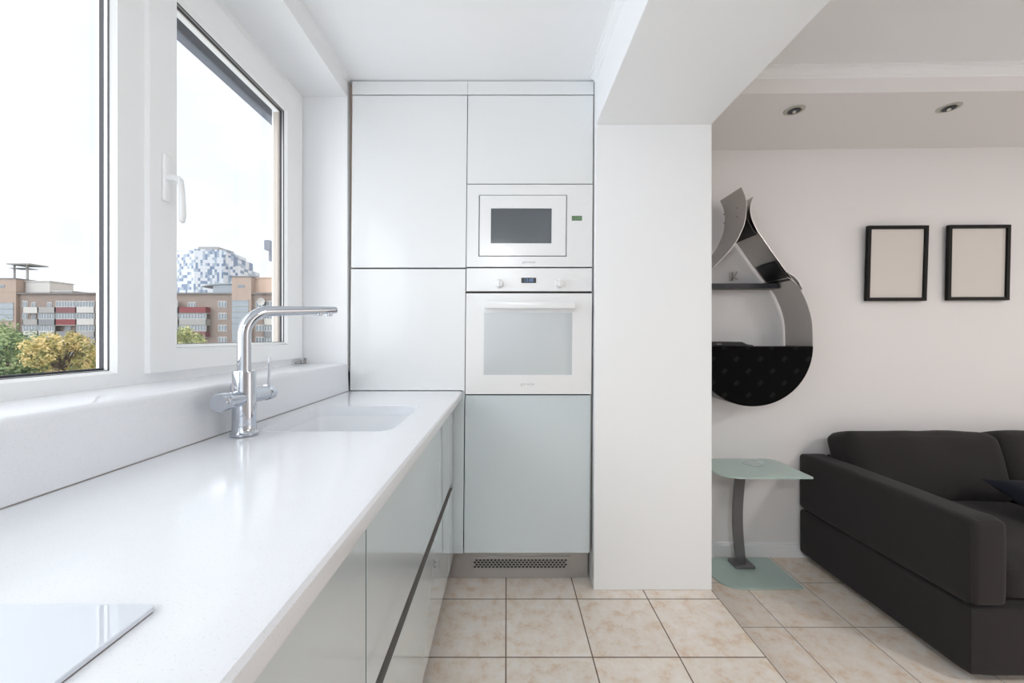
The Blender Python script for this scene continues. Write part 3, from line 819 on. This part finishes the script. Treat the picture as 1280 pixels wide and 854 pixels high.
for k, (x0, x1) in enumerate(((1.948, XM2), (XM2+.004, SX1-.148))):
    bm = bmesh.new(); merge(bm, soft_box(x0, x1, 1.530, 2.24, .170, .322, .045, (.0, .008, .016), sub=16, nz=.005, seed=k*3.))
    obj('seat_cushion', bm, M['sofa'], so, True)
    bm = bmesh.new()
    t = soft_box(x0-.025 if k == 0 else x0, x1, -.095, .095, 0, .375, .05, (.006, .022, .012), sub=16, nz=.010, seed=9+k*5.)
    merge(bm, t, Matrix.Translation((0, 2.175, .300)) @ Matrix.Rotation(math.radians(-17), 4, 'X'))
    obj('back_cushion', bm, M['sofa'], so, True)
for x in (1.90, SX1-.10):
    for y in (1.62, 2.30):
        bm = bmesh.new(); add_lathe(bm, [(.022, .0005), (.026, .037), (.01, .037)], (x, y, ZL), n=20); obj('foot', bm, M['sofafoot'], so, True)

def pillow(w, h, t, n=14):
    bm = bmesh.new(); G_ = {}
    for s in (1, -1):
        for i in range(n+1):
            for j in range(n+1):
                u, v = 2*i/n-1, 2*j/n-1
                border = i in (0, n) or j in (0, n)
                if border and (i, j, 1) in G_ and s == -1: G_[(i, j, -1)] = G_[(i, j, 1)]; continue
                pin = 1-.10*(1-abs(u)**3)*abs(v)**2; pin2 = 1-.10*(1-abs(v)**3)*abs(u)**2
                x = u*w/2*pin2; z = v*h/2*pin
                y = 0 if border else s*t/2*((1-u**2)**.45*(1-v**2)**.45)
                y += 0 if border else .006*noise.noise(Vector((u*3, v*3, s)))
                G_[(i, j, s)] = bm.verts.new((x, y, z))
    for s in (1, -1):
        for i in range(n):
            for j in range(n):
                f = [G_[(i, j, s)], G_[(i+1, j, s)], G_[(i+1, j+1, s)], G_[(i, j+1, s)]]
                bm.faces.new(f if s == 1 else f[::-1])
    return bm
bm = bmesh.new()
merge(bm, pillow(.42, .42, .11), Matrix.Translation((2.655, 1.815, .412)) @ Matrix.Rotation(math.radians(-3), 4, 'Z') @ Matrix.Rotation(math.radians(-70), 4, 'X'))
cu = obj('throw_pillow', bm, M['navy'], None, True)
tag(cu, 'dark navy throw pillow lying on the sofa seat', 'pillow')

# ------------------------------------------------------------------ outside
struct('ground', box(-400, 100, 12, 500, -13.2, -13), M['ground'])
YB = 91.0; kB = YB/F
def bx_(px): return (px-CX)*kB
def bz_(py): return H+(CY-py)*kB
MB_ = {
 'brick': pbr('brick_wall', (.26, .205, .18), .9, var=.10, vscale=.6),
 'brickl': pbr('pale_brick_wall', (.37, .285, .24), .9, var=.08, vscale=.6),
 'conc': pbr('concrete', (.32, .315, .31), .9, var=.1, vscale=.5),
 'white': pbr('white_render', (.50, .49, .475), .8),
 'red': pbr('red_panel', (.19, .03, .035), .7),
 'mar': pbr('maroon_panel', (.17, .06, .07), .7),
 'grey': pbr('grey_panel', (.19, .20, .22), .7),
 'win': pbr('window_pane_far', (.14, .17, .20), .15),
 'wfr': pbr('white_window_frame', (.52, .53, .54), .6),
 'stair': pbr('stair_glazing', (.22, .26, .30), .25),
 'roof': pbr('dark_roof_edge', (.17, .16, .16), .8),
}
bd = thing('apartment_building', 'long brick apartment block with balconies across the courtyard', 'building', (bx_(150), YB, -13))
roofz = bz_(368)
bm = bmesh.new(); add_box(bm, bx_(-140), bx_(380), YB, YB+13, -13, roofz); obj('wall', bm, MB_['brick'], bd)
bm = bmesh.new(); add_box(bm, bx_(-140), bx_(380), YB-.5, YB+13.5, roofz, roofz+.35); obj('roof', bm, MB_['roof'], bd)
# stair blocks rising above the roof
for x0, x1, top, m in ((-12, 24, 349.5, 'brickl'), (292, 316, 347, 'brickl')):
    bm = bmesh.new(); add_box(bm, bx_(x0), bx_(x1), YB-.6, YB+6, bz_(470), bz_(top)); 
    w = obj('stair_tower', bm, MB_[m], bd)
    bm = bmesh.new(); add_box(bm, bx_(x0)-.15, bx_(x1)+.15, YB-.75, YB+6.15, bz_(top), bz_(top)+.25); obj('coping', bm, MB_['roof'], w)
    xm = (x0+x1)/2
    bm = bmesh.new(); add_box(bm, bx_(xm-4), bx_(xm+4), YB-.66, YB-.55, bz_(360), bz_(356.8)); obj('vent_window', bm, MB_['win'], w)
for x0, x1, top in ((25, 56, 351.5), (316, 338, 347), (60, 84, 364)):
    bm = bmesh.new(); add_box(bm, bx_(x0), bx_(x1), YB+1, YB+6, roofz, bz_(top)); add_box(bm, bx_(x0)-.2, bx_(x1)+.2, YB+.8, YB+6.2, bz_(top), bz_(top)+.2)
    obj('rooftop_room', bm, MB_['white'] if x0 != 316 else pbr('painted_sunlit_wall', (.56, .42, .34), .8), bd)  # box right of the stair tower: its sunlit side painted in lighter colour
for x0, x1, y0, y1 in ((1, 21, 379, 401), (292.5, 313, 376, 432)):
    bm = bmesh.new(); add_box(bm, bx_(x0), bx_(x1), YB-.68, YB-.55, bz_(y1), bz_(y0))
    p = obj('stair_window', bm, MB_['stair'], bd)
    bm = bmesh.new()
    k = int((y1-y0)/7)
    for i in range(k+1): add_box(bm, bx_(x0), bx_(x1), YB-.76, YB-.66, bz_(y0+(y1-y0)*i/k)-.07, bz_(y0+(y1-y0)*i/k)+.07)
    obj('glazing_bars', bm, MB_['conc'], p)
def window(x0, x1, y0, y1, yo=0.):
    bm = bmesh.new(); add_box(bm, bx_(x0), bx_(x1), YB-.10+yo, YB+.1+yo, bz_(y1), bz_(y0))
    w = obj('window', bm, MB_['wfr'], bd)
    bm = bmesh.new(); n = max(1, round((x1-x0)/3.6)); W = bx_(x1)-bx_(x0)
    for i in range(n):
        add_box(bm, bx_(x0)+W*i/n+.10, bx_(x0)+W*(i+1)/n-.10, YB-.14+yo, YB-.09+yo, bz_(y1)+.12, bz_(y0)-.12)
    obj('pane', bm, MB_['win'], w)
def balcony(x0, x1, y, mat, glazed):
    """y: px row of the parapet top; hangs in front of the wall"""
    bm = bmesh.new(); add_box(bm, bx_(x0), bx_(x1), YB-1.25, YB, bz_(y+7)-.18, bz_(y+7))
    bm2 = bmesh.new(); add_box(bm2, bx_(x0), bx_(x1), YB-1.25, YB-1.15, bz_(y+7), bz_(y)); add_box(bm2, bx_(x0), bx_(x0)+.1, YB-1.25, YB, bz_(y+7), bz_(y)); add_box(bm2, bx_(x1)-.1, bx_(x1), YB-1.25, YB, bz_(y+7), bz_(y))
    b_ = obj('balcony', bm, MB_['conc'], bd); obj('parapet', bm2, MB_[mat], b_)
    if glazed: window(x0+.3, x1-.3, y-7.5, y, -1.15)
    else:
        window(x0+(x1-x0)*.18, x0+(x1-x0)*.48, y-6.5, y+5); 
rows = [375.5+14.9*i for i in range(5)]
mats = ['conc', 'white', 'grey', 'red', 'mar']
rnd = random.Random(3)
for r, y in enumerate(rows):
    window(28.5, 35, y+1, y+9)
    balcony(36.5, 55, y+9, ['white', 'conc', 'white', 'grey', 'conc'][r], r in (2,))
    balcony(55.5, 76, y+9, ['conc', 'grey', 'white', 'white', 'grey'][r], r in (1, 2, 4))
    balcony(77, 102, y+9, ['mar', 'red', 'grey', 'conc', 'red'][r], r != 2)
    balcony(102.5, 125, y+9, ['white', 'white', 'conc', 'white', 'grey'][r], True)
    window(-30, -20, y+1, y+9); window(-55, -42, y+1, y+9)
    if r < 4:
        balcony(196, 228, y+9, ['grey', 'white', 'conc', 'red'][r], True)
        balcony(229, 263, y+9, ['red', 'conc', 'mar', 'conc'][r], r in (1, 2))
        window(273, 284, y+1, y+9); window(320, 331, y+1, y+9)
        balcony(334, 366, y+9, ['grey', 'white', 'grey', 'white'][r], True)
        if r != 2: window(140, 150, y+1, y+9); window(160, 172, y+1, y+9)
sd = bmesh.new(); add_lathe(sd, [(.02, .05), (.4, 0), (.86, -.30), (.88, -.28), (.42, .06), (.02, .10)], (bx_(332.5), YB-1.6, bz_(378)), axis='y', n=24)
obj('satellite_dish', sd, MB_['white'], bd, True)
# roof canopy of sheet metal on posts
bm = bmesh.new()
add_box(bm, bx_(-6), bx_(23), YB+2, YB+6, bz_(328.5), bz_(327)); add_box(bm, bx_(12.5), bx_(14.5), YB+3, YB+3.3, bz_(350), bz_(328)); add_box(bm, bx_(-4), bx_(-2.5), YB+3, YB+3.3, bz_(350), bz_(328))
add_box(bm, bx_(-6), bx_(16), YB+2.5, YB+5, bz_(333), bz_(332.2))
obj('roof_canopy', bm, MB_['conc'], bd)
bm = bmesh.new()
pts = [(bx_(250), bz_(357.5)), (bx_(258), bz_(355)), (bx_(272), bz_(353.8)), (bx_(290), bz_(353.5)), (bx_(290), bz_(355)), (bx_(272), bz_(355.3)), (bx_(258), bz_(356.8)), (bx_(250), bz_(358.6))]
add_prism(bm, pts, 'y', YB+.4, YB+5); add_box(bm, bx_(263), bx_(289), YB+.8, YB+4.5, roofz, bz_(355.5))
obj('rooftop_conservatory', bm, MB_['stair'], bd)

# white high-rise
def tower_mat():
    m, n, out = nt('white_blue_facade')
    tc = n.nodes.new('ShaderNodeTexCoord')
    sx = n.nodes.new('ShaderNodeSeparateXYZ'); n.links.new(tc.outputs['Object'], sx.inputs[0])
    ad = n.nodes.new('ShaderNodeMath'); ad.operation = 'ADD'; n.links.new(sx.outputs[0], ad.inputs[0])
    ml = n.nodes.new('ShaderNodeMath'); ml.operation = 'MULTIPLY'; ml.inputs[1].default_value = .45; n.links.new(sx.outputs[1], ml.inputs[0]); n.links.new(ml.outputs[0], ad.inputs[1])
    cb = n.nodes.new('ShaderNodeCombineXYZ'); n.links.new(ad.outputs[0], cb.inputs[0]); n.links.new(sx.outputs[2], cb.inputs[1])
    sn = n.nodes.new('ShaderNodeVectorMath'); sn.operation = 'SNAP'; sn.inputs[1].default_value = (1.15, 1.55, 1)
    n.links.new(cb.outputs[0], sn.inputs[0])
    vo = n.nodes.new('ShaderNodeTexWhiteNoise'); vo.noise_dimensions = '2D'
    n.links.new(sn.outputs[0], vo.inputs['Vector'])
    sp = n.nodes.new('ShaderNodeSeparateColor'); n.links.new(vo.outputs['Color'], sp.inputs[0])
    rp = n.nodes.new('ShaderNodeValToRGB'); rp.color_ramp.interpolation = 'CONSTANT'
    rp.color_ramp.elements[0].position = 0; rp.color_ramp.elements[0].color = (.15, .21, .32, 1)
    rp.color_ramp.elements[1].position = .42; rp.color_ramp.elements[1].color = (.55, .58, .63, 1)
    e_ = rp.color_ramp.elements.new(.2); e_.color = (.30, .36, .45, 1)
    n.links.new(sp.outputs[0], rp.inputs[0])
    b = n.nodes.new('ShaderNodeBsdfPrincipled'); b.inputs['Roughness'].default_value = .6
    n.links.new(rp.outputs[0], b.inputs['Base Color']); n.links.new(b.outputs[0], out.inputs[0]); return m
MT = tower_mat()
YT = 200.; kT = YT/F
def tx(px, Y=YT): return (px-CX)*Y/F
def tz(py, Y=YT): return H+(CY-py)*Y/F
tw = thing('high_rise', 'white and blue stepped high-rise behind the brick apartment block', 'building', (tx(250), YT, -13))
cxr = tx(243)
for (pa, pb, py, dep) in ((243, 277, 311, 0), (277, 284.5, 318, 6), (284.5, 292.5, 331, 10), (292.5, 299, 345, 14)):
    x0, x1 = tx(pa), tx(pb); y0, y1 = YT+dep*.2, YT+dep*.2+3
    bm = bmesh.new(); add_prism(bm, [(x0, y0), (x1, y1), (x1-4, y1+22), (x0-4, y0+22)], 'z', -13, tz(py))
    obj('block', bm, MT, tw)
bm = bmesh.new(); add_prism(bm, [(cxr-.02, YT), (cxr-.02, YT+12), (tx(200, YT+8), YT+14), (tx(205, YT+5), YT+5)], 'z', -13, tz(312.5)); obj('block', bm, MT, tw)
bm = bmesh.new(); add_box(bm, tx(240), tx(265), YT+4, YT+16, tz(312), tz(306.3)); obj('roof_plant', bm, MB_['conc'], tw)

# trees: real leaves on branching clumps
def leaf_mat(name, cols):
    m, n, out = nt(name)
    tc = n.nodes.new('ShaderNodeTexCoord'); nz = n.nodes.new('ShaderNodeTexNoise'); nz.inputs['Scale'].default_value = 1.1; nz.inputs['Detail'].default_value = 5
    n.links.new(tc.outputs['Object'], nz.inputs[0])
    rp = n.nodes.new('ShaderNodeValToRGB'); cr = rp.color_ramp
    cr.elements[0].position = .36; cr.elements[0].color = (*cols[0], 1); cr.elements[1].position = .64; cr.elements[1].color = (*cols[2], 1)
    q = cr.elements.new(.5); q.color = (*cols[1], 1)
    n.links.new(nz.outputs[0], rp.inputs[0])
    d = n.nodes.new('ShaderNodeBsdfDiffuse'); t = n.nodes.new('ShaderNodeBsdfTranslucent'); mx = n.nodes.new('ShaderNodeMixShader'); mx.inputs[0].default_value = .3
    n.links.new(rp.outputs[0], d.inputs[0]); n.links.new(rp.outputs[0], t.inputs[0])
    n.links.new(d.outputs[0], mx.inputs[1]); n.links.new(t.outputs[0], mx.inputs[2]); n.links.new(mx.outputs[0], out.inputs[0]); return m
M['bark'] = pbr('bark', (.12, .09, .07), .9)
def tree(px, py, Y, rw, rh, cols, label, seed, n=5200, leaf=.17):
    R = random.Random(seed)
    c = Vector(((px-CX)*Y/F, Y, H+(CY-py)*Y/F))
    t = thing('tree', label, 'tree', (c.x, Y, -13), 'trees in the courtyard')
    bm = bmesh.new()
    clumps = []
    for i in range(46):
        a, b = R.uniform(0, 2*PI), math.acos(R.uniform(-.85, 1)); rr_ = R.uniform(.55, .95)
        clumps.append((Vector((c.x+rw*rr_*math.sin(b)*math.cos(a), c.y+rw*rr_*math.sin(b)*math.sin(a), c.z+rh*rr_*math.cos(b))), R.uniform(.22, .38)*rw))
    for i in range(n):
        q, r = R.choice(clumps)
        d = Vector((R.gauss(0, 1), R.gauss(0, 1), R.gauss(0, 1))).normalized()*r*R.uniform(.6, 1.05)
        p = q+d; s = leaf*R.uniform(.7, 1.3)
        nrm = (d.normalized()+Vector((R.uniform(-.6, .6), R.uniform(-.6, .6), R.uniform(-.2, .9)))).normalized()
        u = nrm.orthogonal().normalized(); u = Matrix.Rotation(R.uniform(0, 6.28), 3, nrm) @ u; w = nrm.cross(u)
        vs = [bm.verts.new(p+u*s), bm.verts.new(p+w*s*.55+nrm*s*.15), bm.verts.new(p-u*s), bm.verts.new(p-w*s*.55+nrm*s*.15)]
        bm.faces.new((vs[0], vs[1], vs[2])); bm.faces.new((vs[0], vs[2], vs[3]))
    off = Vector(t['_o'])
    bmesh.ops.translate(bm, verts=bm.verts, vec=-off)
    me = bpy.data.meshes.new('crown'); bm.to_mesh(me); bm.free(); me.materials.append(leaf_mat('leaves', cols))
    o = bpy.data.objects.new('crown', me); COL.objects.link(o); o.parent = t
    bm = bmesh.new(); add_tube(bm, [(c.x, Y, -13), (c.x+.2, Y, -8), (c.x-.1, Y+.1, c.z-rh*.6), (c.x, Y, c.z+rh*.2)], [.32, .25, .2, .08], 12)
    for q, r in clumps[::3]:
        add_tube(bm, [(c.x, Y, c.z-rh*.6), tuple(c.lerp(q, .5)), tuple(q)], [.1, .07, .03], 6)
    obj('trunk', bm, M['bark'], t, True)
YEL = ((.26, .27, .12), (.62, .55, .25), (.86, .70, .40))
GRN = ((.11, .18, .11), (.30, .40, .20), (.52, .60, .33))
tree(74, 448, 42, 2.9, 2.9, YEL, 'bushy tree with yellowing autumn leaves outside the window', 1, 6500)
tree(8, 452, 44, 4.2, 4.1, GRN, 'green leafy tree left of the yellowing tree outside the window', 2, 8000, .19)
tree(-60, 455, 56, 4.4, 3.8, GRN, 'green leafy tree outside the window, mostly beyond the frame', 5, 5000, .2)
tree(118, 468, 52, 3.2, 2.6, GRN, 'low green tree behind the window post, right of the yellowing tree', 4, 4500, .18)
tree(232, 432, 52, 2.6, 2.2, ((.22, .28, .14), (.50, .54, .28), (.78, .76, .45)), 'light green treetop in the lower corner of the opening window', 3, 4500, .17)

# ------------------------------------------------------------------ added fill lamps, unseen behind the camera
def fill_lamp(x, y, z, r, power, col, label):
    t = thing('fill_lamp', label, 'ceiling light', (x, y, z))
    bm = bmesh.new(); add_lathe(bm, [(r+.02, 0), (r+.02, -.045), (r+.012, -.055), (r, -.055), (r, -.046)], (x, y, z), n=48)
    obj('housing', bm, M['trim'], t, True)
    ld = bpy.data.lights.new('lamp', 'AREA'); ld.shape = 'DISK'; ld.size = 2*r; ld.energy = power; ld.color = col
    lo = bpy.data.objects.new('lamp', ld); COL.objects.link(lo); lo.parent = t; lo.location = (0, 0, -.050)
fill_lamp(-.12, -1.70, ZC, .20, 34, (.94, .975, 1), 'added fill lamp in a round white housing, kitchen, behind the camera')
fill_lamp(3.2, -.2, ZCL, .25, 33, (1, .955, .93), 'added fill lamp in a round white housing, living room, behind the camera')

# ------------------------------------------------------------------ world
w = bpy.data.worlds.new('sky'); S.world = w; w.use_nodes = True
n = w.node_tree; n.nodes.clear()
out = n.nodes.new('ShaderNodeOutputWorld'); bg = n.nodes.new('ShaderNodeBackground'); n.links.new(bg.outputs[0], out.inputs[0])
tc = n.nodes.new('ShaderNodeTexCoord')
nz = n.nodes.new('ShaderNodeTexNoise'); nz.inputs['Scale'].default_value = 2.2; nz.inputs['Detail'].default_value = 6; nz.inputs['Distortion'].default_value = .4
mp = n.nodes.new('ShaderNodeMapping'); mp.inputs['Scale'].default_value = (1, 1, 2.2)
n.links.new(tc.outputs['Generated'], mp.inputs[0]); n.links.new(mp.outputs[0], nz.inputs[0])
rp = n.nodes.new('ShaderNodeValToRGB'); rp.color_ramp.elements[0].position = .40; rp.color_ramp.elements[0].color = (.84, .915, 1.0, 1)
rp.color_ramp.elements[1].position = .58; rp.color_ramp.elements[1].color = (1.0, 1.0, 1.0, 1)
n.links.new(nz.outputs[0], rp.inputs[0])
vm = n.nodes.new('ShaderNodeVectorMath'); vm.operation = 'DOT_PRODUCT'
sd = Vector((-.82, -.50, .10)).normalized(); vm.inputs[1].default_value = sd
n.links.new(tc.outputs['Generated'], vm.inputs[0])
mr = n.nodes.new('ShaderNodeMapRange'); mr.interpolation_type = 'SMOOTHSTEP'
mr.inputs['From Min'].default_value = .25; mr.inputs['From Max'].default_value = .9
SKY_LO, SKY_HI = 1.12, 3.6
mr.inputs['To Min'].default_value = SKY_LO; mr.inputs['To Max'].default_value = SKY_HI
n.links.new(vm.outputs['Value'], mr.inputs['Value']); n.links.new(mr.outputs[0], bg.inputs[1])
vx = n.nodes.new('ShaderNodeVectorMath'); vx.operation = 'DOT_PRODUCT'; vx.inputs[1].default_value = (1, 0, 0)
n.links.new(tc.outputs['Generated'], vx.inputs[0])
m2 = n.nodes.new('ShaderNodeMapRange'); m2.interpolation_type = 'SMOOTHSTEP'; m2.inputs['From Min'].default_value = .1; m2.inputs['From Max'].default_value = .9
n.links.new(vx.outputs['Value'], m2.inputs['Value'])
mw_ = n.nodes.new('ShaderNodeMix'); mw_.data_type = 'RGBA'; mw_.inputs[7].default_value = (1.5, 1.4, 1.32, 1)
n.links.new(m2.outputs[0], mw_.inputs[0]); n.links.new(rp.outputs[0], mw_.inputs[6]); n.links.new(mw_.outputs[2], bg.inputs[0])

# ------------------------------------------------------------------ camera, view
cd = bpy.data.cameras.new('camera'); cam = bpy.data.objects.new('camera', cd); COL.objects.link(cam)
cam.location = (0, 0, H); cam.rotation_euler = (PI/2, 0, 0)
cd.sensor_width = 36; cd.lens = 36*F/1280; cd.clip_start = .02; cd.clip_end = 1500
cd.shift_x = (640-CX)/1280; cd.shift_y = -(427-CY)/1280
S.camera = cam
S.view_settings.view_transform = 'Standard'; S.view_settings.look = 'None'
S.view_settings.gamma = 1; S.view_settings.use_curve_mapping = False
S.view_settings.exposure = 0.07
S.cycles.use_denoising = True
S.cycles.max_bounces = 14; S.cycles.diffuse_bounces = 10; S.cycles.transparent_max_bounces = 16
S.cycles.caustics_reflective = False; S.cycles.caustics_refractive = False
S.cycles.sample_clamp_indirect = 6
for o in bpy.data.objects:
    if '_o' in o: del o['_o']
